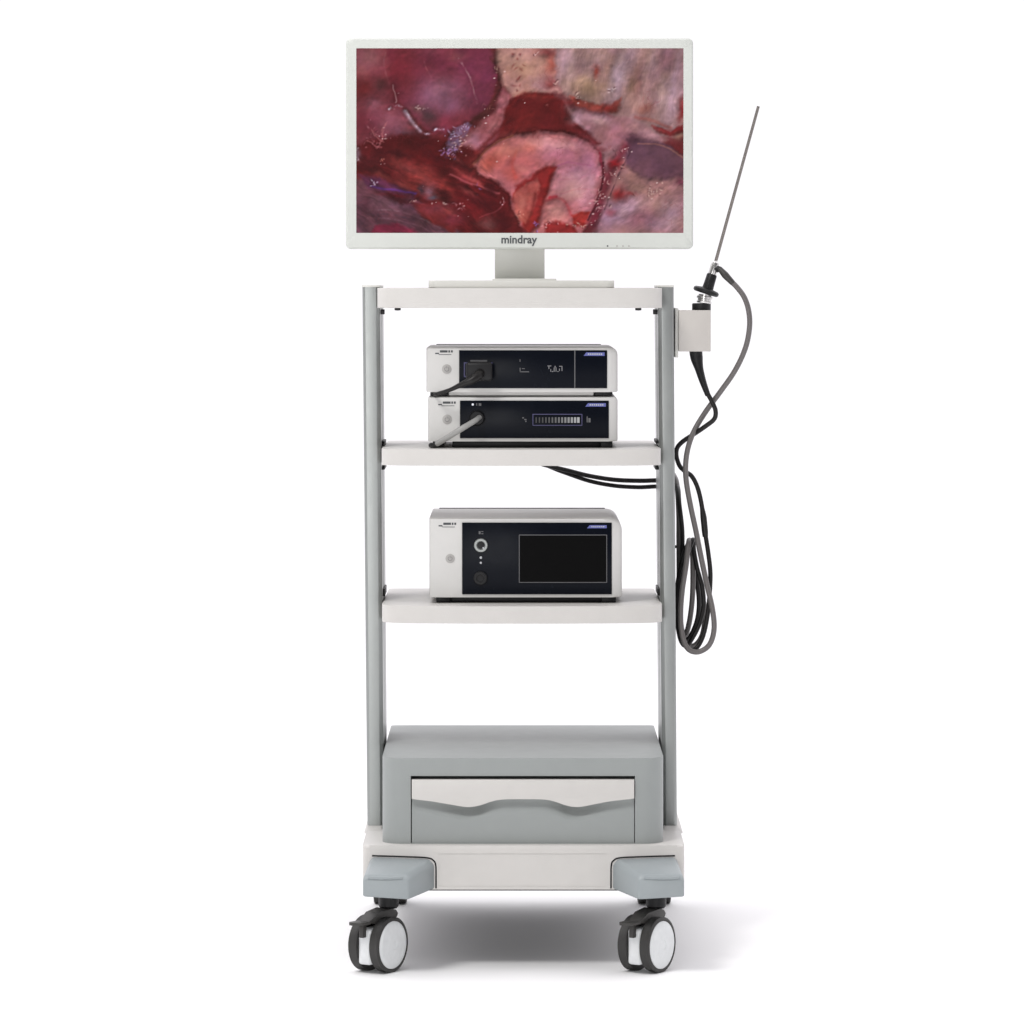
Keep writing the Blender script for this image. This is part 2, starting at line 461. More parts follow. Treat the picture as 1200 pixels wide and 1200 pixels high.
# ---- the picture on the screen, worked out vertex by vertex
NU, NV = 440, 248
gx, gy = np.meshgrid(np.linspace(SX0, SX1, NU), np.linspace(SY0, SY1, NV))
rng = np.random.default_rng(11)
def vnoise(x, y, s, seed):
    r = np.random.default_rng(seed); T = r.random((96, 96))
    u = x / s; v = y / s; i = np.floor(u).astype(int); j = np.floor(v).astype(int)
    fu = u - i; fv = v - j; fu = fu * fu * (3 - 2 * fu); fv = fv * fv * (3 - 2 * fv)
    g = lambda a, b: T[a % 96, b % 96]
    return (g(i, j) * (1 - fu) + g(i + 1, j) * fu) * (1 - fv) + (g(i, j + 1) * (1 - fu) + g(i + 1, j + 1) * fu) * fv
def fbm(x, y, s, seed, oct=4):
    t = 0; a = .5; tot = 0
    for k in range(oct):
        t = t + a * vnoise(x, y, s / 2 ** k, seed + k); tot += a; a *= .55
    return t / tot - .5
wx = gx + 9 * fbm(gx, gy, 28, 1) + 4.5 * fbm(gx, gy, 10, 5); wy = gy + 9 * fbm(gx, gy, 28, 21) + 4.5 * fbm(gx, gy, 10, 25)
img = np.zeros((NV, NU, 3)); img[:] = (100, 34, 38)
def over(a, col):
    a = np.clip(a, 0, 1)[..., None]; img[:] = img * (1 - a) + np.array(col, float) * a
def seg_dist(x, y, a, b):
    dx, dy = b[0] - a[0], b[1] - a[1]; t = np.clip(((x - a[0]) * dx + (y - a[1]) * dy) / (dx * dx + dy * dy + 1e-9), 0, 1)
    return np.hypot(x - a[0] - t * dx, y - a[1] - t * dy)
def poly(pts, col, soft=4, alpha=1.0, warp=1.0, tex=0.0, ts=8, seed=50):
    x = gx + (wx - gx) * warp; y = gy + (wy - gy) * warp
    d = np.full(gx.shape, 1e9); inside = np.zeros(gx.shape, bool); n = len(pts)
    for i in range(n):
        a, b = pts[i], pts[(i + 1) % n]; d = np.minimum(d, seg_dist(x, y, a, b))
        c = ((a[1] > y) != (b[1] > y)) & (x < (b[0] - a[0]) * (y - a[1]) / (b[1] - a[1] + 1e-9) + a[0]); inside ^= c
    sd = np.where(inside, d, -d); t = np.clip(sd / (soft * .55) * .5 + .5, 0, 1); t = t * t * (3 - 2 * t)
    if tex: t = t * np.clip(1 + tex * 2 * fbm(gx, gy, ts, seed), 0, 1.3)
    over(t * alpha, col); return t
def blob(cx, cy, rx, ry, col, alpha=1.0, rot=0, p=2.0, warp=1.0):
    x = gx + (wx - gx) * warp - cx; y = gy + (wy - gy) * warp - cy; c, s = math.cos(math.radians(rot)), math.sin(math.radians(rot))
    u = (x * c + y * s) / rx; v = (-x * s + y * c) / ry
    over(alpha * np.exp(-(u * u + v * v) ** (p / 2)), col)
def line(pts, w, col, alpha=1.0, warp=.5, brk=0.0, seed=70):
    pts = [(v.x, v.y) for v in catmull([Vector((a, b, 0)) for a, b in pts], 5)] if len(pts) > 2 else pts
    x = gx + (wx - gx) * warp; y = gy + (wy - gy) * warp; d = np.full(gx.shape, 1e9)
    for a, b in zip(pts, pts[1:]): d = np.minimum(d, seg_dist(x, y, a, b))
    t = np.exp(-(d / w) ** 2)
    if brk: t = t * np.clip(.5 + brk * 3 * fbm(gx, gy, 5, seed), 0, 1.2)
    over(t * alpha, col)
def sparks(cx, cy, rx, ry, n, col, r=(.5, 1.1), alpha=.9, rot=0):
    """short irregular wet glints, some with a dark side"""
    for _ in range(n):
        a = rng.normal(0, .5, 2); c, s_ = math.cos(math.radians(rot)), math.sin(math.radians(rot))
        x = cx + a[0] * rx * c - a[1] * ry * s_; y = cy + a[0] * rx * s_ + a[1] * ry * c; q = rng.uniform(*r)
        t = rng.uniform(0, 3.14); ct, st = math.cos(t), math.sin(t); ln = rng.uniform(1.0, 3.2)
        u = (gx - x) * ct + (gy - y) * st; v = -(gx - x) * st + (gy - y) * ct + .12 * u * u / ln
        if rng.random() < .6: over(.28 * np.exp(-((u / (q * ln)) ** 2 + ((v - 1.5 * q) / (q * 1.2)) ** 2)), (60, 24, 30))
        over(alpha * rng.uniform(.35, .85) * np.exp(-((u / (q * ln)) ** 2 + (v / q) ** 2)), col)
# left: dark folds, big purple organ
poly([(410, 50), (470, 50), (462, 110), (480, 165), (410, 175)], (116, 52, 62), 10)
blob(432, 68, 22, 14, (136, 88, 94), .75)
blob(424, 84, 8, 10, (150, 90, 92), .6)
blob(425, 105, 16, 14, (92, 26, 28), .85)
blob(446, 100, 10, 9, (62, 34, 34), .85)
blob(440, 135, 24, 20, (134, 66, 82), .8); blob(468, 148, 18, 14, (138, 82, 98), .75); blob(428, 150, 14, 14, (112, 42, 54), .7)
poly([(455, 50), (572, 50), (582, 74), (584, 94), (579, 116), (564, 136), (546, 150), (520, 157), (500, 152), (484, 140), (468, 122), (458, 96)], (106, 42, 58), 6)
blob(470, 80, 20, 26, (112, 32, 40), .75); blob(520, 112, 34, 26, (128, 76, 96), .8, -25); blob(548, 78, 26, 14, (110, 44, 66), .7)
blob(515, 72, 22, 12, (96, 36, 52), .7); blob(568, 95, 12, 22, (112, 46, 70), .8, 15); blob(500, 60, 20, 5, (126, 60, 72), .7); blob(535, 65, 10, 6, (140, 78, 80), .5)
blob(520, 142, 26, 10, (124, 44, 56), .7, -10)
blob(503, 138, 11, 10, (66, 46, 50), .9); blob(492, 128, 12, 5, (118, 84, 80), .6)
line([(452, 62), (450, 78), (456, 98), (464, 118)], 1.3, (136, 84, 88), .35, brk=.6)
line([(497, 72), (501, 82), (506, 90)], 1.0, (140, 86, 92), .4, brk=.5)
line([(537, 68), (545, 80), (552, 95), (557, 112), (560, 122)], 1.0, (154, 116, 118), .6, brk=.8)
line([(583, 70), (587, 92), (582, 114), (568, 132), (552, 144)], 3.4, (70, 30, 30), .8); line([(587, 76), (590, 96), (586, 118), (574, 138)], 1.2, (140, 92, 84), .6, brk=.8)
line([(575, 68), (584, 78), (586, 92), (582, 112), (572, 128), (560, 140)], 2.2, (72, 30, 28), .85, brk=.4)
sparks(583, 78, 4, 10, 8, (186, 150, 130), alpha=.7); sparks(574, 125, 9, 9, 10, (168, 110, 100), alpha=.5)
poly([(592, 104), (600, 118), (592, 140), (576, 156), (560, 172), (540, 182), (528, 176), (540, 160), (562, 146), (580, 128)], (152, 88, 96), 6, .9, tex=.5)
blob(552, 164, 12, 8, (164, 112, 130), .8, -20); blob(578, 140, 9, 8, (160, 92, 100), .6)
line([(600, 110), (602, 130), (590, 152), (572, 168)], 2.0, (120, 60, 74), .6)
blob(512, 108, 20, 15, (142, 96, 118), .7, -25); blob(528, 122, 16, 10, (136, 86, 106), .6); blob(462, 112, 8, 22, (84, 26, 34), .6); blob(478, 62, 18, 8, (94, 34, 44), .7)
blob(438, 122, 10, 6, (150, 92, 106), .6, 20); blob(455, 140, 8, 12, (146, 84, 100), .6, 30); blob(424, 140, 8, 14, (96, 34, 44), .7); blob(447, 162, 20, 5, (92, 38, 48), .7, 10); blob(476, 158, 16, 5, (92, 62, 78), .7, 10)
for k, (a, b) in enumerate(((596, 116), (590, 132), (580, 146), (566, 160), (552, 172))): blob(a - 3, b, 6, 4, ((168, 104, 108), (142, 78, 84))[k % 2], .7, -50)
line([(604, 116), (600, 136), (588, 154), (570, 168), (556, 180)], 1.6, (84, 32, 40), .6, brk=.5)
# pale upper-middle and upper-right tissue
poly([(583, 50), (655, 50), (650, 90), (656, 106), (628, 112), (612, 122), (600, 116), (590, 96), (584, 74)], (170, 122, 112), 6)
blob(610, 70, 16, 12, (178, 134, 122), .8); blob(632, 98, 16, 12, (172, 130, 138), .8); blob(607, 112, 5, 8, (196, 152, 134), .8)
blob(590, 66, 8, 8, (186, 140, 122), .7); sparks(606, 90, 14, 36, 16, (112, 44, 44), (.8, 1.5), .8); blob(640, 62, 12, 6, (108, 36, 40), .8); blob(646, 76, 8, 14, (150, 72, 60), .85, 20)
blob(645, 98, 8, 6, (140, 56, 56), .8)
poly([(652, 50), (810, 50), (810, 160), (760, 160), (735, 150), (710, 130), (680, 122), (662, 112), (650, 92)], (146, 112, 112), 6)
blob(662, 75, 9, 30, (168, 138, 152), .85, 12); blob(690, 72, 22, 24, (150, 118, 122), .8); blob(690, 104, 24, 11, (144, 114, 92), .85); blob(712, 86, 12, 20, (140, 106, 92), .7)
blob(727, 88, 9, 34, (172, 144, 156), .9, 20); blob(741, 64, 10, 16, (158, 128, 142), .8, 10); blob(697, 85, 3.4, 8, (134, 54, 44), .85); blob(748, 95, 8, 22, (128, 84, 86), .75, 20)
blob(768, 90, 14, 34, (146, 112, 114), .8, 8); blob(782, 72, 10, 18, (110, 72, 86), .75, 12); blob(786, 120, 9, 32, (166, 138, 146), .85, 14); blob(766, 68, 6, 16, (158, 128, 138), .6, 5)
blob(756, 128, 10, 8, (144, 84, 70), .7); line([(798, 60), (792, 90), (784, 130)], 4, (160, 128, 138), .5); blob(799, 128, 4, 14, (118, 30, 34), .9, 10)
poly([(664, 112), (690, 118), (715, 124), (728, 116), (722, 132), (700, 130), (676, 126)], (140, 58, 50), 5, .9)
blob(712, 126, 11, 5, (118, 34, 32), .8, 10); line([(745, 138), (765, 142), (785, 150)], 2.5, (148, 86, 82), .7)
poly([(764, 148), (784, 153), (800, 146), (800, 156), (784, 160), (768, 156)], (120, 32, 34), 4, .95); blob(796, 160, 8, 5, (162, 116, 100), .8)
poly([(662, 124), (690, 130), (730, 138), (760, 150), (780, 165), (770, 178), (735, 172), (715, 176), (696, 166), (674, 148)], (152, 104, 112), 8)
blob(676, 138, 9, 8, (168, 128, 150), .9); blob(700, 138, 15, 7, (166, 124, 142), .85, 8); blob(725, 160, 14, 12, (148, 96, 106), .8); blob(762, 158, 20, 6, (164, 124, 126), .7, 15)
# dark pool
poly([(584, 150), (592, 128), (602, 117), (622, 110), (648, 110), (660, 120), (668, 138), (684, 152), (706, 166), (694, 170), (660, 160), (620, 158), (592, 168), (578, 168)], (94, 24, 26), 5)
blob(622, 140, 24, 14, (92, 26, 26), .8); blob(626, 114, 20, 4, (124, 44, 40), .7); sparks(640, 124, 3, 3, 2, (140, 70, 70))
# right: dark mauve hollow and grey-pink floor
poly([(706, 176), (740, 168), (810, 190), (810, 285), (690, 285), (704, 240), (712, 205)], (146, 104, 108), 8)
poly([(732, 162), (756, 164), (784, 172), (804, 186), (804, 206), (776, 210), (748, 206), (734, 192)], (96, 62, 76), 6)
blob(752, 178, 16, 9, (104, 68, 84), .7); blob(742, 162, 9, 7, (74, 44, 56), .9); line([(748, 168), (770, 170), (790, 178), (802, 186)], 1.1, (136, 90, 88), .7); blob(798, 212, 6, 5, (106, 44, 66), .8)
blob(738, 212, 16, 9, (152, 108, 108), .8); blob(770, 228, 26, 14, (156, 114, 112), .8); blob(720, 252, 22, 14, (148, 118, 142), .9, -25); blob(742, 240, 14, 12, (150, 116, 132), .8); blob(788, 250, 14, 16, (144, 116, 130), .85)
blob(752, 258, 14, 9, (146, 92, 106), .8); blob(775, 262, 16, 8, (140, 110, 122), .7); blob(740, 226, 6, 2.5, (140, 54, 60), .8); blob(706, 240, 8, 8, (150, 104, 116), .5)
sparks(766, 224, 16, 7, 16, (206, 172, 164), alpha=.75); sparks(700, 262, 12, 6, 5, (176, 130, 140), alpha=.6)
# dark lower left
poly([(410, 172), (440, 162), (480, 160), (520, 162), (560, 176), (575, 205), (600, 225), (612, 285), (540, 285), (500, 245), (470, 220), (440, 205), (410, 205)], (84, 20, 22), 8)
blob(485, 168, 26, 9, (66, 16, 18), .8); blob(435, 190, 18, 14, (78, 24, 28), .8); blob(465, 186, 14, 8, (110, 40, 40), .7)
poly([(455, 190), (480, 186), (505, 196), (525, 212), (535, 235), (520, 240), (490, 226), (466, 214)], (118, 40, 40), 9, .9, tex=.4)
blob(492, 205, 14, 9, (130, 52, 46), .6, 25); blob(503, 222, 9, 7, (140, 98, 112), .85); blob(493, 220, 4, 6, (60, 42, 52), .8); blob(507, 230, 6, 3, (90, 90, 110), .7)
poly([(410, 210), (440, 212), (475, 224), (500, 240), (530, 260), (545, 285), (410, 285)], (92, 54, 66), 7)
poly([(418, 206), (445, 208), (470, 218), (488, 224), (484, 232), (460, 226), (430, 220)], (80, 36, 66), 6, .8); line([(436, 218), (460, 222), (486, 226)], 1.5, (84, 44, 110), .75)
blob(452, 238, 22, 8, (122, 80, 94), .85, 10); blob(462, 228, 20, 3.5, (76, 16, 22), .85, 10); blob(430, 238, 6, 10, (78, 40, 52), .7)
for k in range(5):
    line([(432, 246 + k * 4.2), (460, 246 + k * 5), (490, 254 + k * 5), (516, 268 + k * 5)], 1.2, ((130, 96, 108), (74, 52, 66), (120, 84, 98), (88, 46, 60), (128, 70, 86))[k], .5, brk=.5)
poly([(424, 285), (440, 264), (465, 259), (485, 268), (500, 285)], (112, 34, 56), 6); blob(424, 262, 8, 12, (70, 44, 56), .7)
poly([(484, 236), (520, 240), (540, 262), (530, 276), (500, 256)], (108, 30, 30), 6, .85); blob(534, 258, 14, 8, (104, 40, 56), .8); blob(516, 244, 18, 7, (112, 50, 62), .7)
sparks(440, 214, 7, 4, 7, (196, 180, 210), alpha=.8); sparks(486, 236, 5, 3, 5, (196, 150, 140)); sparks(538, 242, 8, 6, 10, (206, 160, 170), alpha=.8); sparks(521, 239, 2, 4, 3, (216, 180, 180)); sparks(450, 188, 4, 3, 4, (200, 130, 110))
line([(528, 205), (548, 214), (572, 222), (585, 226)], 1.6, (150, 70, 76), .8); blob(545, 207, 14, 7, (136, 54, 58), .7, 25); line([(530, 196), (545, 206), (562, 216)], 2.2, (126, 46, 48), .7)
blob(571, 262, 12, 8, (86, 60, 60), .75); line([(562, 255), (580, 248), (592, 236)], 1.0, (120, 50, 54), .7); sparks(589, 236, 3, 5, 4, (210, 180, 180)); sparks(562, 222, 4, 8, 4, (120, 80, 140), alpha=.7)
blob(556, 245, 22, 16, (96, 22, 26), .6); blob(418, 180, 4, 9, (120, 110, 120), .6); sparks(419, 180, 3, 10, 6, (206, 200, 206), alpha=.7)
for a, b, rx, ry, ro in ((430, 200, 16, 4, 15), (460, 180, 22, 4, 6), (512, 186, 18, 5, 30), (545, 196, 16, 5, 30), (520, 228, 16, 4, 35), (560, 236, 18, 6, 30), (470, 234, 18, 3, 15), (575, 222, 8, 12, 0), (590, 262, 8, 12, 0)):
    blob(a, b, rx, ry, (58, 14, 18), .75, ro)
for a, b, rx, ry, ro in ((448, 206, 14, 3, 18), (476, 196, 16, 4, 25), (500, 212, 10, 4, 30), (532, 186, 12, 3, 30), (548, 226, 14, 3, 30), (530, 250, 10, 4, 30), (556, 212, 10, 3, 35), (470, 216, 12, 3, 20)):
    blob(a, b, rx, ry, (150, 66, 64), .6, ro)
# bright organ
poly([(556, 192), (566, 178), (582, 166), (602, 158), (630, 154), (662, 156), (690, 164), (704, 177), (707, 196), (703, 218), (697, 238), (689, 256), (680, 275), (630, 280), (608, 262), (600, 240), (598, 226), (580, 212), (562, 204)], (172, 98, 104), 4)
blob(585, 182, 24, 14, (174, 88, 80), .85, -25); blob(616, 186, 22, 18, (178, 90, 88), .8); blob(572, 192, 12, 10, (178, 84, 70), .7); blob(650, 178, 34, 14, (172, 108, 124), .8); blob(690, 188, 14, 22, (166, 106, 136), .85); blob(672, 200, 18, 14, (168, 104, 138), .7)
blob(672, 216, 26, 16, (180, 130, 136), .85); blob(684, 232, 12, 14, (176, 116, 136), .8); blob(625, 160, 30, 4, (176, 104, 110), .7); blob(600, 206, 16, 8, (172, 82, 76), .8, 25); blob(620, 172, 9, 6, (196, 92, 84), .6)
line([(604, 178), (600, 194), (604, 208)], 2.5, (176, 72, 66), .55); line([(640, 172), (660, 176), (676, 180)], 1.1, (160, 90, 112), .5); line([(650, 196), (668, 190), (692, 194)], 1.2, (160, 88, 120), .5); line([(655, 210), (680, 208), (698, 200)], 1.2, (168, 98, 118), .5); line([(652, 174), (659, 173)], .8, (110, 60, 72), .7); line([(650, 228), (676, 222), (700, 222)], 1.0, (168, 96, 110), .6)
poly([(640, 194), (652, 196), (640, 226), (630, 258), (622, 275), (612, 268), (606, 248), (600, 232), (604, 218), (622, 206)], (134, 36, 36), 5)
poly([(602, 226), (616, 214), (630, 208), (634, 216), (628, 238), (614, 260), (606, 256), (600, 240)], (160, 76, 70), 5, .95, tex=.5); blob(610, 240, 7, 14, (172, 98, 86), .8, 15); sparks(612, 252, 7, 12, 8, (214, 150, 130), alpha=.5)
line([(646, 200), (640, 222), (634, 244), (628, 262)], 3.2, (132, 30, 30), .9); line([(628, 226), (624, 244), (618, 258)], 2.4, (110, 34, 32), .6)
blob(650, 250, 12, 14, (174, 112, 112), .9); line([(640, 234), (655, 232), (664, 240), (668, 252)], 2.2, (146, 56, 62), .7); line([(645, 231), (652, 230)], 2, (146, 26, 40), .7); poly([(668, 254), (680, 248), (690, 250), (684, 264), (672, 262)], (154, 40, 36), 4, .9)
poly([(640, 262), (656, 258), (672, 264), (684, 285), (632, 285)], (136, 32, 34), 5, .9); sparks(644, 264, 8, 5, 10, (212, 150, 160), alpha=.7); sparks(677, 264, 9, 4, 10, (220, 176, 166), alpha=.75); sparks(629, 260, 3, 9, 8, (150, 120, 220), alpha=.7)
line([(556, 192), (566, 179), (582, 167), (600, 159)], 1.2, (150, 80, 60), .6); line([(704, 178), (707, 196)], 1.6, (136, 40, 60), .8)
blob(668, 170, 18, 5, (190, 140, 150), .5); blob(640, 164, 22, 4, (186, 124, 130), .5); blob(588, 176, 10, 5, (196, 124, 112), .5, -30); blob(612, 200, 10, 4, (190, 116, 104), .5, 20); blob(694, 214, 5, 16, (188, 140, 158), .5); blob(576, 188, 5, 8, (140, 56, 50), .5, 20); blob(598, 190, 4, 8, (150, 66, 62), .5, 15)
for a, b, rx, ry, ro, c in ((668, 82, 5, 30, 10, (182, 152, 150)), (684, 96, 16, 8, 0, (168, 140, 112)), (722, 80, 5, 26, 20, (188, 160, 162)), (738, 104, 5, 26, 22, (158, 122, 108)), (756, 86, 5, 34, 14, (164, 132, 128)), (776, 110, 6, 30, 12, (176, 146, 142)), (790, 96, 4, 30, 10, (160, 130, 140)), (704, 66, 10, 8, 0, (170, 138, 134)), (748, 120, 12, 8, 0, (164, 130, 116)), (616, 82, 12, 8, 20, (192, 150, 132)), (632, 74, 8, 14, 10, (180, 136, 122)), (672, 140, 7, 6, 0, (186, 150, 164)), (704, 142, 12, 5, 10, (184, 146, 152)), (748, 148, 18, 5, 14, (166, 122, 120)), (734, 246, 16, 8, -25, (170, 138, 150)), (772, 238, 18, 8, 0, (172, 134, 128)), (750, 220, 16, 6, 0, (168, 126, 118)), (786, 262, 10, 8, 0, (162, 130, 138))):
    blob(a, b, rx, ry, c, .55, ro)
blob(640, 170, 30, 7, (216, 158, 156), .6, 4); blob(676, 206, 18, 12, (200, 148, 152), .5); blob(672, 226, 18, 9, (206, 162, 156), .5); blob(600, 178, 16, 7, (204, 124, 108), .5, -20); blob(652, 246, 9, 9, (198, 140, 134), .5)
# glistening seam to the right of it
line([(732, 172), (722, 190), (712, 212), (704, 236), (694, 262)], 5.5, (104, 34, 46), .8); blob(723, 192, 7, 6, (132, 22, 28), .9); blob(726, 228, 9, 8, (136, 30, 34), .85); blob(716, 250, 8, 5, (134, 56, 66), .6)
line([(740, 176), (730, 196), (718, 222), (708, 246)], 1.2, (70, 40, 48), .8, brk=.5); line([(708, 190), (706, 214), (700, 236), (688, 258)], 1.2, (80, 26, 36), .8)
for a, b in ((733, 174), (726, 196), (716, 204), (705, 206), (712, 214), (702, 226), (706, 230), (699, 236), (704, 244), (700, 247), (714, 242)):
    sparks(a, b, 5, 5, 4, (206, 164, 162), alpha=.75)
sparks(728, 176, 12, 4, 8, (170, 120, 120), alpha=.6)
# threads and wet highlights at left
line([(456, 128), (462, 124), (468, 124), (476, 131), (482, 141), (490, 150), (497, 157), (504, 156), (512, 151), (520, 152)], 1.4, (190, 176, 192), .9, warp=.2, brk=.8)
line([(474, 131), (482, 143), (492, 154)], 2.4, (176, 160, 180), .6, warp=.2); line([(463, 120), (464, 116), (460, 100)], .9, (150, 112, 116), .6)
poly([(522, 166), (532, 150), (546, 144), (552, 148), (542, 162), (534, 178), (524, 182)], (122, 92, 124), 4, .8, tex=.8, ts=4)
sparks(536, 158, 18, 10, 22, (186, 170, 206), alpha=.8, rot=-45); sparks(528, 178, 14, 9, 26, (170, 130, 190), alpha=.75); sparks(540, 170, 12, 8, 16, (216, 170, 166), alpha=.6); sparks(528, 180, 12, 6, 12, (64, 34, 66), alpha=.8)
sparks(490, 126, 10, 3, 10, (190, 160, 156), alpha=.7); sparks(440, 160, 16, 14, 30, (176, 112, 120), (.6, 1.1), .5); sparks(676, 112, 5, 4, 5, (214, 180, 170)); sparks(718, 104, 4, 3, 4, (226, 206, 206)); sparks(627, 64, 4, 3, 4, (210, 170, 160)); sparks(653, 97, 4, 3, 3, (210, 170, 164))
for a in ((434, 152, 446, 166), (428, 166, 444, 172), (452, 146, 440, 172)): line([(a[0], a[1]), (a[2], a[3])], 1.1, (166, 96, 100), .5, warp=1.5)
def blur(a, n):
    for ax in (0, 1):
        p = np.pad(a, [(n, n) if k == ax else (0, 0) for k in range(a.ndim)], mode='edge'); c = np.cumsum(p, ax)
        z = np.zeros_like(np.take(c, [0], ax)); c = np.concatenate([z, c], ax); w_ = 2 * n + 1
        a = (np.take(c, range(w_, c.shape[ax]), ax) - np.take(c, range(0, c.shape[ax] - w_), ax)) / w_
    return a
# folds and wet relief: slope shading, dark creases and highlights painted into the picture
lum = img @ np.array([.3, .6, .1]) / 255
lb = blur(blur(lum, 2), 2); gyv, gxv = np.gradient(lb)
crease = blur(np.hypot(gxv, gyv), 1)
bx = gx + 14 * fbm(gx, gy, 34, 201); by = gy + 14 * fbm(gx, gy, 34, 202)
rid = 1 - np.abs(2 * fbm(bx, by * 1.25, 30, 205, 4)) * 2.2
rid2 = 1 - np.abs(2 * fbm(bx * 1.2, by, 13, 207, 3)) * 2.2
hgt = .42 * lb + .34 * fbm(bx, by, 22, 210, 4) + .050 * rid + .026 * rid2 + .016 * fbm(gx, gy, 7, 214, 2)
hgt = blur(blur(hgt, 1), 1); hy_, hx_ = np.gradient(hgt)
sh = -(hx_ * .45 + hy_ * .9) * 11
calm = np.clip(blur(crease, 6) * 60, .42, 1.0)              # smooth organs stay smooth
img *= (1 - np.clip(crease * 5, 0, .20))[..., None]
img *= (1 + np.clip(sh * calm, -.42, .42))[..., None]
img *= (1 + .34 * fbm(bx, by, 20, 90) + .05 * fbm(gx, gy, 4, 95, 2))[..., None]
def fibre(ang, sc, st, seed):
    c, q = math.cos(math.radians(ang)), math.sin(math.radians(ang)); u = bx * c + by * q; v = -bx * q + by * c
    return fbm(u / st + 300, v + 300, sc, seed, 4)
upr = np.clip((gx - 640) / 20, 0, 1) * np.clip((150 - gy) / 20, 0, 1); lol = np.clip((600 - gx) / 30, 0, 1) * np.clip((gy - 175) / 20, 0, 1); lor = np.clip((gx - 715) / 15, 0, 1) * np.clip((gy - 200) / 15, 0, 1)
fb =   .38 * upr * fibre(104, 7, 4, 401) + .75 * lol * fibre(28, 8, 4, 411) + .45 * lor * fibre(-35, 7, 3, 421)
img *= (1 + fb)[..., None]
vein = np.clip((rid2 - .86) * 7, 0, 1) * np.clip(fbm(gx, gy, 40, 220) * 4 + .2, 0, 1)
img = img * (1 - .22 * vein[..., None]) + np.array([120., 52., 56.]) * .22 * vein[..., None]
wet = np.clip((sh * calm - .30) * 5, 0, 1) * np.clip(fbm(gx, gy, 9, 230) * 5, 0, 1) * (lum > .2)
img = img * (1 - .5 * wet[..., None]) + np.array([206., 170., 174.]) * .5 * wet[..., None]
img[..., 0] *= 1 + .06 * fbm(gx, gy, 30, 120); img[..., 2] *= 1 + .18 * fbm(gx, gy, 20, 130)
grey = (img @ np.array([.4, .4, .2]))[..., None]
img = grey + (img - grey) * .96
img = img * np.array([1.04, 1.01, 1.01])
img *= (1 + .09 * fbm(gx, gy, 3.5, 301, 2) * np.clip(blur(crease, 5) * 90, .3, 1))[..., None]
for x_, y_, n_ in ((585, 90, 5), (610, 112, 4), (676, 118, 5), (700, 100, 4), (735, 175, 6), (716, 206, 8), (704, 236, 8), (690, 262, 6), (768, 222, 8), (640, 262, 6), (540, 160, 12), (530, 178, 12), (506, 232, 6), (540, 244, 6), (446, 160, 8), (470, 126, 4), (450, 190, 4), (588, 186, 5), (572, 142, 6)):
    for _ in range(max(2, int(n_ * .7))):
        a, b = rng.normal(0, 7, 2); q = rng.uniform(.4, .9)
        over(rng.uniform(.15, .75) * np.exp(-(((gx - x_ - a) / (q * rng.uniform(1, 2))) ** 2 + ((gy - y_ - b) / q) ** 2)), (228, 196, 196))
img = img + .55 * (img - blur(img, 1)) + .30 * (img - blur(img, 3))
img = np.clip(img, 4, 250) / 255.0
lin = np.where(img <= .04045, img / 12.92, ((img + .055) / 1.055) ** 2.4)
ys = YM + .0032
org = ORIGIN[mon]
co = np.stack([(gx - CX) * (D + YM) / F - org.x, np.full(gx.shape, ys - org.y), H - (gy - HY) * (D + YM) / F - org.z], -1).reshape(-1, 3)
idx = np.arange(NU * NV).reshape(NV, NU)
quads = np.stack([idx[1:, :-1], idx[1:, 1:], idx[:-1, 1:], idx[:-1, :-1]], -1).reshape(-1, 4)
me = bpy.data.meshes.new('screen'); me.from_pydata(co.tolist(), [], quads.tolist())
ca = me.color_attributes.new('picture', 'FLOAT_COLOR', 'POINT')
ca.data.foreach_set('color', np.concatenate([lin.reshape(-1, 3), np.ones((NU * NV, 1))], 1).astype(np.float32).ravel())
sm = bpy.data.materials.new('lit_screen'); sm.use_nodes = True
nt = sm.node_tree; b = nt.nodes['Principled BSDF']
b.inputs['Base Color'].default_value = (.003, .003, .003, 1); b.inputs['Roughness'].default_value = .35; b.inputs['Specular IOR Level'].default_value = .05
at = nt.nodes.new('ShaderNodeVertexColor'); at.layer_name = 'picture'
nt.links.new(at.outputs['Color'], b.inputs['Emission Color']); b.inputs['Emission Strength'].default_value = 1.0
me.materials.append(sm)
so = bpy.data.objects.new('screen', me); COL.objects.link(so); so.parent = mon
so['label'] = 'lit screen with a close-up of red and pink tissue'
bm = B(); pbox(bm, SX0 - 1, SX1 + 1, SY0 - 1, SY1 + 1, YM + .006, YM + .02); part('display_panel', bm, M['black'], mon)

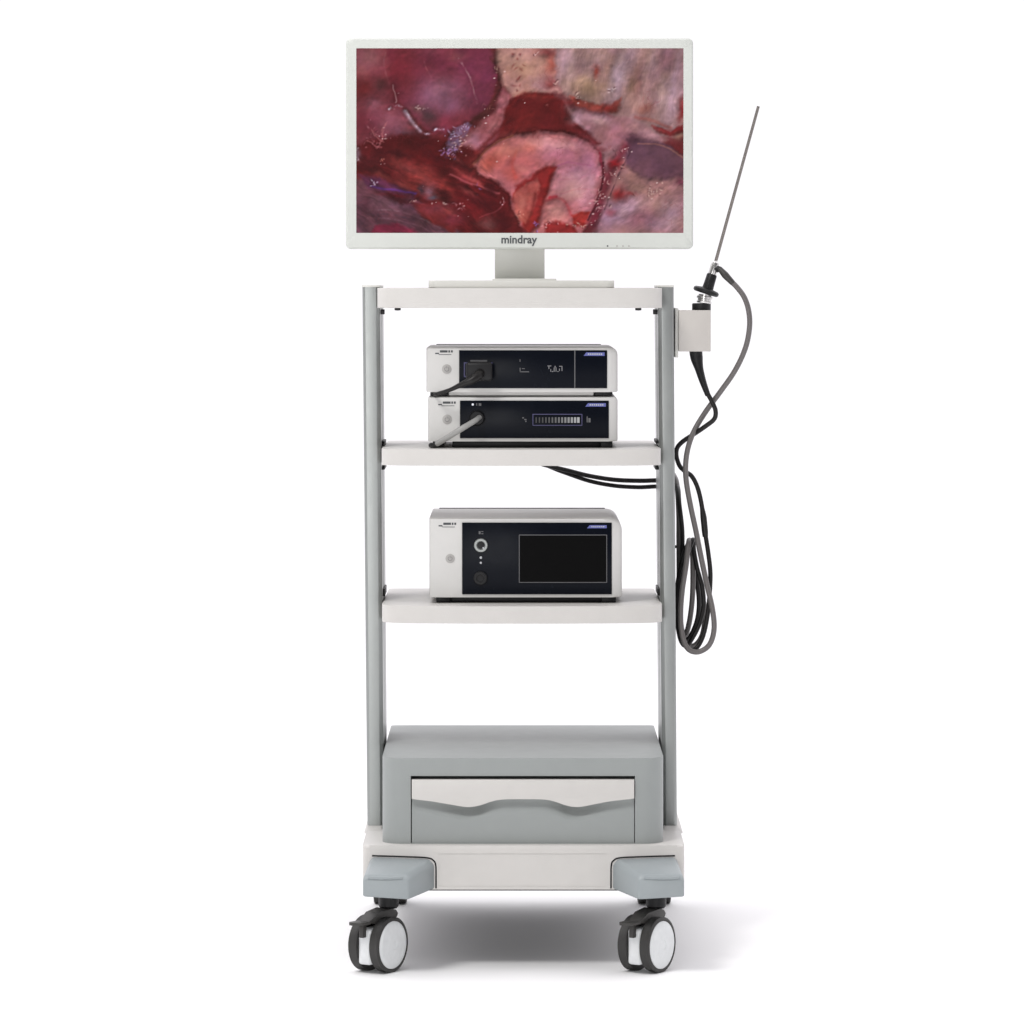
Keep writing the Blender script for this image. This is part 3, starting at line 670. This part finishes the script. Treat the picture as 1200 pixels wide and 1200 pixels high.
# ------------------------------------------------------------------ devices
YD, YD2 = .02, .31
def device(name, label, cat, px0, px1, pyt, pyb, pyfoot, rr, rl, panel, feet_px, side=8):
    x0, x1, zt, zb = X(px0, YD), X(px1, YD), Z(pyt, YD), Z(pyb, YD)
    zf = Z(pyfoot, YD)
    o = thing(name, label, cat, ((x0 + x1) / 2, .16, zf), 'boxed medical devices on the trolley shelves')
    def outl(i_r, i_t, i_l=0):
        return fillet([(x0 + i_l, zb), (x1 - i_r, zb), (x1 - i_r, zt - i_t), (x0 + i_l, zt - i_t)], [.002, .003, L(rr), L(rl)], 8)
    bm = B(); prism(bm, outl(0, 0), 'y', YD + .012, YD2, .0012)
    part('case', bm, M['case'], o)
    bm = B(); loops = []
    for t, (ir, it, il) in ((.0125, (0, 0, 0)), (.009, (L(side) * .12, .0003, .0002)), (.0045, (L(side) * .45, .0008, .0008)), (.001, (L(side) * .9, .0014, .0014)), (0, (L(side) + .0005, .002, .002))):
        loops.append([Vector((p[0], YD + t, p[1])) for p in outl(ir, it, il)])
    loft(bm, loops); part('front_bezel', bm, M['plate'], o)
    bm = B(); pbox(bm, *panel, YD - .002, YD + .002, .0006); part('front_panel', bm, M['glass'], o)
    bm = B(); box(bm, x0 + L(8), x1 - L(16), YD2 - .004, YD2 + .003, zb + .004, zt + .0012, .0006); part('edge_shade', bm, M['black'], o)  # black strip standing in for shade along the back top edge
    for a, b in feet_px:
        for yy in (YD + .012, YD2 - .05):
            bm = B(); box(bm, X(a, YD), X(b, YD), yy, yy + .03, zf, zb + .0005, .0015); part('foot', bm, M['black'], o)
    return o
def mark(o, name, boxes, m, y=YD - .0026, th=.0008):
    bm = B()
    for a, b, c, d in boxes: pbox(bm, a, b, c, d, y, y + th)
    return part(name, bm, m, o, smooth=False)
def frame_mark(o, name, a, b, c, d, t, m, y=YD - .0026):
    bm = B(); ring_frame(bm, X(a, y), X(b, y), Z(d, y), Z(c, y), .001, X(a + t, y), X(b - t, y), Z(d - t, y), Z(c + t, y), .0006, y, y + .0012, y + .0012, .0002)
    return part(name, bm, m, o)
def disc(o, name, px, py, r, m, y=YD, h=.0012, dome=True):
    bm = B(); R = L(r)
    lathe(bm, [(-.001, R), (h * .6, R), (h, R * .86), (h * (1.15 if dome else 1), 0)], P(px, py, y), (0, -1, 0), 32)
    return part(name, bm, m, o)
def power_button(o, px, py, r):
    b_ = disc(o, 'power_button', px, py, r, M['button'])
    bm = B()
    pts = [P(px + r * .45 * math.sin(a), py - r * .45 * math.cos(a), YD - .0016) for a in [math.radians(35 + 290 * k / 20) for k in range(21)]]
    tube(bm, pts, .0003, 6, 2); tube(bm, [P(px, py - r * .6, YD - .0016), P(px, py - r * .15, YD - .0016)], .0003, 6, smooth=False)
    part('power_symbol', bm, M['dim_mark'], b_)
def badge(o, x, y):
    mark(o, 'badge', [(x + 5.5, x + 14.5, y, y + 2.6), (x + 15.4, x + 17.4, y, y + 2.6), (x + 18.4, x + 20.6, y, y + 2.6)], M['dark_mark'], YD - .0003)
    mark(o, 'badge', [(x, x + 4.5, y + 2.9, y + 4.4), (x + 4, x + 19, y + 4.7, y + 5.4)], M['dark_mark'], YD - .0003)
def purple_tag(o, a, b, c, d):
    bm = B(); y = YD - .0027
    prism(bm, [(X(a, y), Z(d, y)), (X(b, y), Z(d, y)), (X(b, y), Z(c, y)), (X(a + 3, y), Z(c, y))], 'y', y, y + .0008)
    t = part('purple_tag', bm, M['purple'], o, smooth=False)
    n = 7; w = (b - a - 7) / n
    mark(t, 'tag_print', [(a + 5 + k * w, a + 5 + k * w + w * .62, c + 1.1, d - 1.2) for k in range(n)], M['pale_mark'], y - .0003, .0005)

# camera control unit
d1 = device('camera_control_unit', 'white box with black front and a black plug, on top of the other slim box', 'medical device', 499.5, 724, 407, 459.5, 464.2, 9, 2, (538, 711.5, 410.5, 455), ((504, 525), (697, 718)), side=9)
bm = B(); box(bm, X(526, YD), X(695.5, YD), YD + .011, YD2 - .02, d1.location.z + .0008, Z(459, YD), .0006); part('pale_gap_filler', bm, M['plate'], d1)  # pale filler added to make the gap between the boxes look lit
power_button(d1, 523.5, 432.5, 5.6); badge(d1, 510, 410.5)
mark(d1, 'panel_divider', [(673, 674.2, 410.5, 455)], M['dim_mark'])
purple_tag(d1, 684, 708.5, 413, 417)
mark(d1, 'port_symbol', [(609, 620, 435.2, 436.2), (609, 610, 431, 436), (611.5, 615, 431.6, 432.4), (609, 609.8, 421, 424)], M['dim_mark'])
mark(d1, 'port_symbol', [(641.5, 646, 428.4, 429.3), (642.8, 643.7, 429, 432.4), (645, 645.8, 432.5, 435.6), (646.5, 648.4, 435, 435.8), (649, 649.8, 430.5, 435.6), (650, 651, 428.8, 430.6), (651.2, 652, 430.5, 435.6), (653.2, 654.6, 435, 435.8), (655.2, 659, 428.8, 429.6), (658.2, 659, 429.4, 434.8), (655.2, 656, 432, 434.8)], M['icon_mark'])
frame_mark(d1, 'socket_frame', 543.5, 577, 424.5, 442, 1.4, M['frame_mark'])
mark(d1, 'socket_frame', [(551, 571, 421.8, 424)], M['dim_mark'])

cp = thing('camera_plug', 'black plug and cable in the front of the upper slim box', 'plug', P(560, 435, 0))
bm = B(); pbox(bm, 546, 577, 424.5, 446.5, YD - .030, YD - .0027, .005, 3); part('plug_body', bm, M['black'], cp)
bm = B()
tube(bm, [P(563, 437, YD - .026), P(560, 440.5, YD - .040), P(552, 446, YD - .047), P(540, 451, YD - .045), P(527, 457, YD - .038), P(513, 461.2, YD - .02), P(509, 461.9, YD + .004), P(509, 461.9, YD + .0105)], [.0082, .0086, .0066, .0046, .0034, .0030, .0028, .0024], 12)
part('cable', bm, M['cord'], cp)

# light source
d2 = device('light_source', 'lower slim white box with black front, a row of pale bars and a grey cable', 'medical device', 501.5, 724, 465, 517.3, 525.1, 5, 2, (539, 713.5, 469.5, 513.5), ((507, 520), (704, 718)), side=9)
power_button(d2, 524, 491.5, 5.6); badge(d2, 513.5, 470.5)
purple_tag(d2, 686, 710, 472.5, 476.5)
bm = B(); box(bm, X(530, YD), X(704, YD), YD + .02, YD2 - .02, d2.location.z + .0006, Z(517, YD), .001); part('gap_shade', bm, M['black'], d2)  # black block standing in for the shadow under the box
disc(d2, 'indicator_lamp', 554, 474, 1.3, M['led'], YD - .002, .0006)
mark(d2, 'port_symbol', [(558, 559.2, 472.6, 475.4), (561, 564, 472.6, 475.6)], M['dim_mark'])
frame_mark(d2, 'level_frame', 624, 682.5, 485, 499, 1.0, M['frame_mark'])
for k in range(14):
    t = k / 13; v = .02 + .40 * t ** 2.2; nm = 'bar_lamp_%d' % k
    m_ = emit_mat(nm, (v, v, v * 1.02, 1), .9)
    mark(d2, 'level_bar', [(627.6 + k * 3.75, 627.6 + k * 3.75 + 1.5 + 1.3 * t, 489, 495.5)], m_)
mark(d2, 'level_symbol', [(612, 614, 489, 490.4), (614.4, 617, 491, 492.4), (615.6, 617, 493, 494.6)], M['dim_mark'])
mark(d2, 'level_symbol', [(687.5, 688.7, 488, 495), (689.6, 692, 490, 495)], M['dim_mark'])
lp = thing('light_guide_plug', 'grey rod shaped plug slanting from the lower slim box down to the shelf', 'plug', P(560, 490, 0))
bm = B(); lathe(bm, [(0, .0135), (.004, .013), (.0075, .0105), (.008, 0)], P(559, 490, YD - .002), (0, -1, 0), 28); part('socket_ring', bm, M['black'], lp)
bm = B(); tube(bm, [P(562, 489, YD - .008), P(555, 494, YD - .026), P(540, 503, YD - .036), P(524, 513, YD - .03), P(512, 520.2, YD - .016)], [.0042, .0046, .005, .0048, .0046], 16)
part('sheath', bm, M['plug_grey'], lp)
bm = B(); tube(bm, [P(512.4, 520.0, YD - .0165), P(509, 521.6, YD - .01), P(506.5, 521.8, YD + .0), P(505, 521.8, YD + .009)], .0043, 14); part('cable', bm, M['black'], lp)

# insufflator with touch screen
d3 = device('insufflator', 'large white box with a black front and a square display, on the bottom shelf', 'medical device', 503, 729, 606.8, 700, 706.9, 15, 1.5, (541.5, 717, 612.5, 696.5), ((511, 528), (705, 722)), side=10)
power_button(d3, 527.5, 654.5, 5.4); badge(d3, 514, 612.5)
purple_tag(d3, 688, 711, 615.5, 619)
bm = B(); box(bm, X(528, YD), X(705, YD), YD + .018, YD2 - .02, d3.location.z + .0006, Z(699.5, YD), .001); part('gap_shade', bm, M['black'], d3)  # same added black block for the shade below the case
ts = mark(d3, 'touch_screen', [(609.5, 710.5, 628, 682)], M['touch'], YD - .0026)
frame_mark(ts, 'screen_edge', 608, 711.5, 626.5, 683, .9, M['dim_mark'], YD - .003)
kb = B(); lathe(kb, [(0, L(8.3)), (.003, L(8.3)), (.005, L(7.6)), (.005, L(5.2)), (.001, L(4.6)), (.001, 0)], P(563.5, 639, YD - .002), (0, -1, 0), 36)
kp = part('gas_outlet', kb, M['alu'], d3)
kb = B(); lathe(kb, [(0, L(4.4)), (.002, L(4.2)), (.0025, 0)], P(563.5, 639, YD - .0032), (0, -1, 0), 24); part('outlet_core', kb, M['black'], kp)
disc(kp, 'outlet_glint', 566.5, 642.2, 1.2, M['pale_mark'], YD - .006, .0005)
kb = B(); lathe(kb, [(0, L(8)), (.003, L(8)), (.0045, L(7)), (.0045, L(5)), (.0008, L(4.6)), (.0008, 0)], P(563, 677.5, YD - .002), (0, -1, 0), 36); part('gas_inlet', kb, M['black'], d3)
disc(d3, 'indicator_lamp', 563.5, 653.5, 1.5, M['pale_mark'], YD - .002, .0006); disc(d3, 'indicator_lamp', 563.5, 659.5, 1.3, M['pale_mark'], YD - .002, .0006)
mark(d3, 'port_symbol', [(561, 563.2, 622.5, 626), (564, 566.4, 622.5, 623.4), (564, 566.4, 625, 626)], M['dim_mark'])

# ------------------------------------------------------------------ endoscope, camera head, cables
yE = .10
ax0, ax1 = P(826.5, 345, yE), P(888.8, 124.5, yE)
neck = P(838.0, 309, yE)
adir = (P(838, 309, yE) - P(827.5, 343, yE)).normalized(); sdir = (ax1 - neck).normalized()
es = thing('endoscope', 'thin steel rod scope with a black eyepiece, standing in the holder box on the column', 'endoscope', P(827, 346, yE))
bm = B(); tube(bm, [neck - sdir * .01, ax1], [.0029, .0026], 14, smooth=False); part('shaft', bm, M['shaft'], es)
o0 = P(828.5, 341, yE)
bm = B(); lathe(bm, [(0, .0100), (.012, .0092), (.028, .0088), (.03, .0076)], o0, adir, 24); part('grip', bm, M['black'], es)
bm = B(); lathe(bm, [(.03, .0072), (.044, .0074), (.05, .0064), (.053, .003), (.055, .0022)], o0, adir, 24); part('neck_ring', bm, M['steel'], es)
edir = (P(812, 336.5, yE) - P(843, 346.5, yE)).normalized(); enrm = Vector((-edir.z, 0, edir.x))
if enrm.z < 0: enrm = -enrm
bm = B(); lathe(bm, [(-.0045, .012), (-.0042, .0195), (-.002, .0222), (.002, .0222), (.0042, .0195), (.006, .009)], P(827.5, 341.5, yE), enrm, 36); part('eyepiece', bm, M['black'], es)
lpost = o0 + adir * .040
bm = B(); tube(bm, [lpost + Vector((-.001, 0, 0)), lpost + Vector((.006, -.003, -.001)), P(844, 315.5, yE - .006)], [.0062, .006, .0048], 14, smooth=False); part('light_post', bm, M['black'], es)

CJ = [P(822.6, 594, .1148), P(824.4, 606, .1148), P(826, 622, .1148), P(826.6, 629, .1145)]
ch = thing('endoscope_camera', 'black camera head with clear coupler held in the box, its black cable hanging in loops', 'camera head', P(822, 388, yE))
bm = B(); lathe(bm, [(0, .0155), (.002, .0160), (.012, .0160), (.0135, .0145), (.0136, .0)], P(822, 364.5, yE), (0, 0, 1), 32); part('focus_ring', bm, M['black'], ch)
bm = B(); lathe(bm, [(0, .0125), (.003, .013), (.004, .0115), (.007, .0115), (.008, .0135), (.0115, .0135), (.0125, .011), (.015, .011), (.0152, 0)], P(825, 355.3, yE), Vector((.12, 0, 1)), 32); part('coupler', bm, M['steel'], ch)
bm = B(); lathe(bm, [(0, .012), (.066, .0145), (.067, 0)], P(820, 410, yE), (0, 0, 1), 28); part('body', bm, M['holder'], ch)
bm = B(); tube(bm, [P(815, 408, yE), P(816.5, 420, yE), P(819.5, 433, yE - .004), P(824, 448, yE - .012), P(829.5, 463, yE - .02)], [.0115, .0105, .0072, .0058, .0046], 16); part('strain_relief', bm, M['black'], ch)
r = .0033
path = [(828.5, 460, .081), (834, 470, .078), (838.5, 481, .078), (837, 491, .08), (826, 500, .085), (812, 509.5, .098), (800, 517.5, .105), (793.6, 525, .11), (792.8, 535, .112), (796.5, 546, .112), (803, 552.5, .113), (811, 558.5, .115), (818, 573, .115), (823, 596, .115), (826, 622, .115), (830, 648, .112), (832.5, 672, .11), (831.5, 698, .108), (829, 722, .106), (824, 745, .106), (816, 759.5, .104), (807, 760, .10), (798.5, 748, .098), (794, 724, .098), (794, 698, .1), (798.5, 672, .104), (804.5, 652, .104), (809.5, 638, .108), (812.5, 632.5, .12), (813.2, 645, .13), (817, 666, .13), (823, 688, .13), (824.5, 710, .13), (820, 730, .128), (812.5, 746, .128), (804, 757, .13), (797, 748, .134), (793.2, 722, .138), (793.6, 690, .142), (797.5, 665, .146), (803, 645, .148), (808.5, 636, .15), (811.5, 650, .156), (815.5, 675, .158), (819, 702, .158), (817.5, 724, .158), (811, 742, .158), (804, 750, .16), (798.5, 744, .162), (795.5, 725, .162), (795.6, 690, .164), (799, 655, .166), (799.5, 622, .168), (796, 590, .17), (794.5, 572, .2), (790, 566, .262), (776, 563, .285), (750, 563.4, .31), (720, 562.2, .335), (690, 557.5, .36), (664, 551, .375), (645, 546.5, .38), (630, 541, .385), (622, 525, .385), (620, 500, .37)]
r = .0040
bm = B(); tube(bm, [P(*p) for p in path], r, 12, 6); part('cable', bm, M['cord'], ch)
bm = B(); tube(bm, CJ, [.0038, .0056, .0056, .0048], 12); part('cable_joint', bm, M['cord'], ch)

lc = thing('light_cable', 'grey light cable arcing from the scope down the column and coiled below it', 'cable', P(803, 545, .09))
r = .0046
bm = B(); tube(bm, [P(843, 314.5, yE - .006), P(850, 322.5, yE - .01), P(859, 332, yE - .012)], [.0044, .0062, .0048], 14); part('end_sleeve', bm, M['hood'], lc)
path = [(856, 329, .09), (864, 337, .086), (872.5, 349, .082), (877.5, 365, .08), (878.3, 384, .08), (873.5, 408, .082), (861.5, 434, .086), (845, 458, .092), (828, 481, .098), (814, 504, .094), (806.5, 524, .09), (803.5, 545, .09), (804.5, 566, .092), (809.5, 594, .095), (815.5, 622, .098), (821, 650, .098), (828, 683, .096), (835, 714, .092), (836.8, 738, .09), (831, 756, .09), (818, 764, .09), (806, 760, .087), (799.5, 744, .085), (797.6, 720, .087), (799.5, 692, .09), (803.8, 664, .093), (806.5, 640, .1), (808, 633, .12), (811, 640, .135), (812, 668, .136), (811.4, 700, .142), (808, 728, .14), (803.2, 744, .142), (799, 738, .15), (796.8, 712, .156), (798, 680, .158), (803.2, 652, .16), (807.5, 638, .162), (812, 650, .168), (819.5, 685, .17), (826, 716, .17), (823, 744, .17), (812, 757, .172), (801.5, 747, .174), (796, 715, .176), (795.8, 670, .178), (795.6, 632, .18), (795.4, 600, .19), (793, 566, .22), (787, 552, .268), (784, 535, .28), (783, 500, .285), (783, 440, .285)]
bm = B(); tube(bm, [P(*p) for p in path], r, 12, 6); part('sheath', bm, M['cord_grey'], lc)

pc = thing('power_cord', 'black cord sagging under the middle shelf and passing behind the right column', 'cable', P(700, 566, .34))
bm = B(); tube(bm, [P(*p) for p in [(622, 500, .375), (626, 528, .388), (634, 541, .39), (648, 548.5, .386), (668, 556, .378), (692, 564, .36), (720, 569.2, .34), (748, 571, .315), (776, 570.6, .292), (783, 580, .285), (784, 640, .28), (784, 760, .28), (783, 900, .29), (780, 960, .35)]], .0038, 12, 6)
part('sheath', bm, M['cord'], pc)

# ------------------------------------------------------------------ light
w = bpy.data.worlds.new('World'); scene.world = w; w.use_nodes = True
nt = w.node_tree; bg = nt.nodes['Background']
tc = nt.nodes.new('ShaderNodeTexCoord'); sp = nt.nodes.new('ShaderNodeSeparateXYZ')
nt.links.new(tc.outputs['Generated'], sp.inputs[0])
def ramp(src, a, b, c, d):
    m = nt.nodes.new('ShaderNodeMapRange'); m.interpolation_type = 'SMOOTHSTEP'
    m.inputs['From Min'].default_value = a; m.inputs['From Max'].default_value = b
    m.inputs['To Min'].default_value = c; m.inputs['To Max'].default_value = d
    nt.links.new(src, m.inputs['Value']); return m.outputs['Result']
def math_(op, a, b):
    m = nt.nodes.new('ShaderNodeMath'); m.operation = op; nt.links.new(a, m.inputs[0]); nt.links.new(b, m.inputs[1]); return m.outputs[0]
# a white studio: pale walls behind, bright ceiling, dim room behind the camera
wall = ramp(sp.outputs['Y'], -.7, .25, .13, 1.07)
ceil_ = ramp(sp.outputs['Z'], .22, .62, 0.0, 1.0)
front = ramp(sp.outputs['Y'], -.9, .1, .27, .67)
nt.links.new(math_('ADD', wall, math_('MULTIPLY', ceil_, front)), bg.inputs['Strength'])
bg.inputs['Color'].default_value = (1.0, .978, 1.012, 1)

def area(name, loc, tgt, sx, sy, power, col=(1, 1, 1)):
    l = bpy.data.lights.new(name, 'AREA'); l.shape = 'RECTANGLE'; l.size = sx; l.size_y = sy; l.energy = power; l.color = col
    o = bpy.data.objects.new(name, l); COL.objects.link(o); o.location = loc
    o.rotation_euler = (Vector(tgt) - Vector(loc)).to_track_quat('-Z', 'Y').to_euler()
    return o
area('key_softbox', (-1.5, -2.5, 4.1), (0.1, .2, .4), 1.1, 1.1, 85, (1, .99, .97))
area('fill_softbox', (-1.3, -5.5, 1.0), (0, 0, .75), 1.8, 1.8, 40, (1, .995, .985))

# ------------------------------------------------------------------ camera
cam = bpy.data.cameras.new('camera'); co_ = bpy.data.objects.new('camera', cam); COL.objects.link(co_)
co_.location = (0, -D, H); co_.rotation_euler = (math.radians(90), 0, 0)
cam.sensor_width = 36; cam.lens = 36 * F / 1200
cam.shift_x = (600 - CX) / 1200; cam.shift_y = -(600 - HY) / 1200
cam.clip_end = 300
scene.camera = co_
vs = scene.view_settings
vs.view_transform = 'Standard'; vs.look = 'None'; vs.exposure = 0; vs.gamma = 1; vs.use_curve_mapping = False
scene.cycles.use_denoising = True
scene.cycles.max_bounces = 8
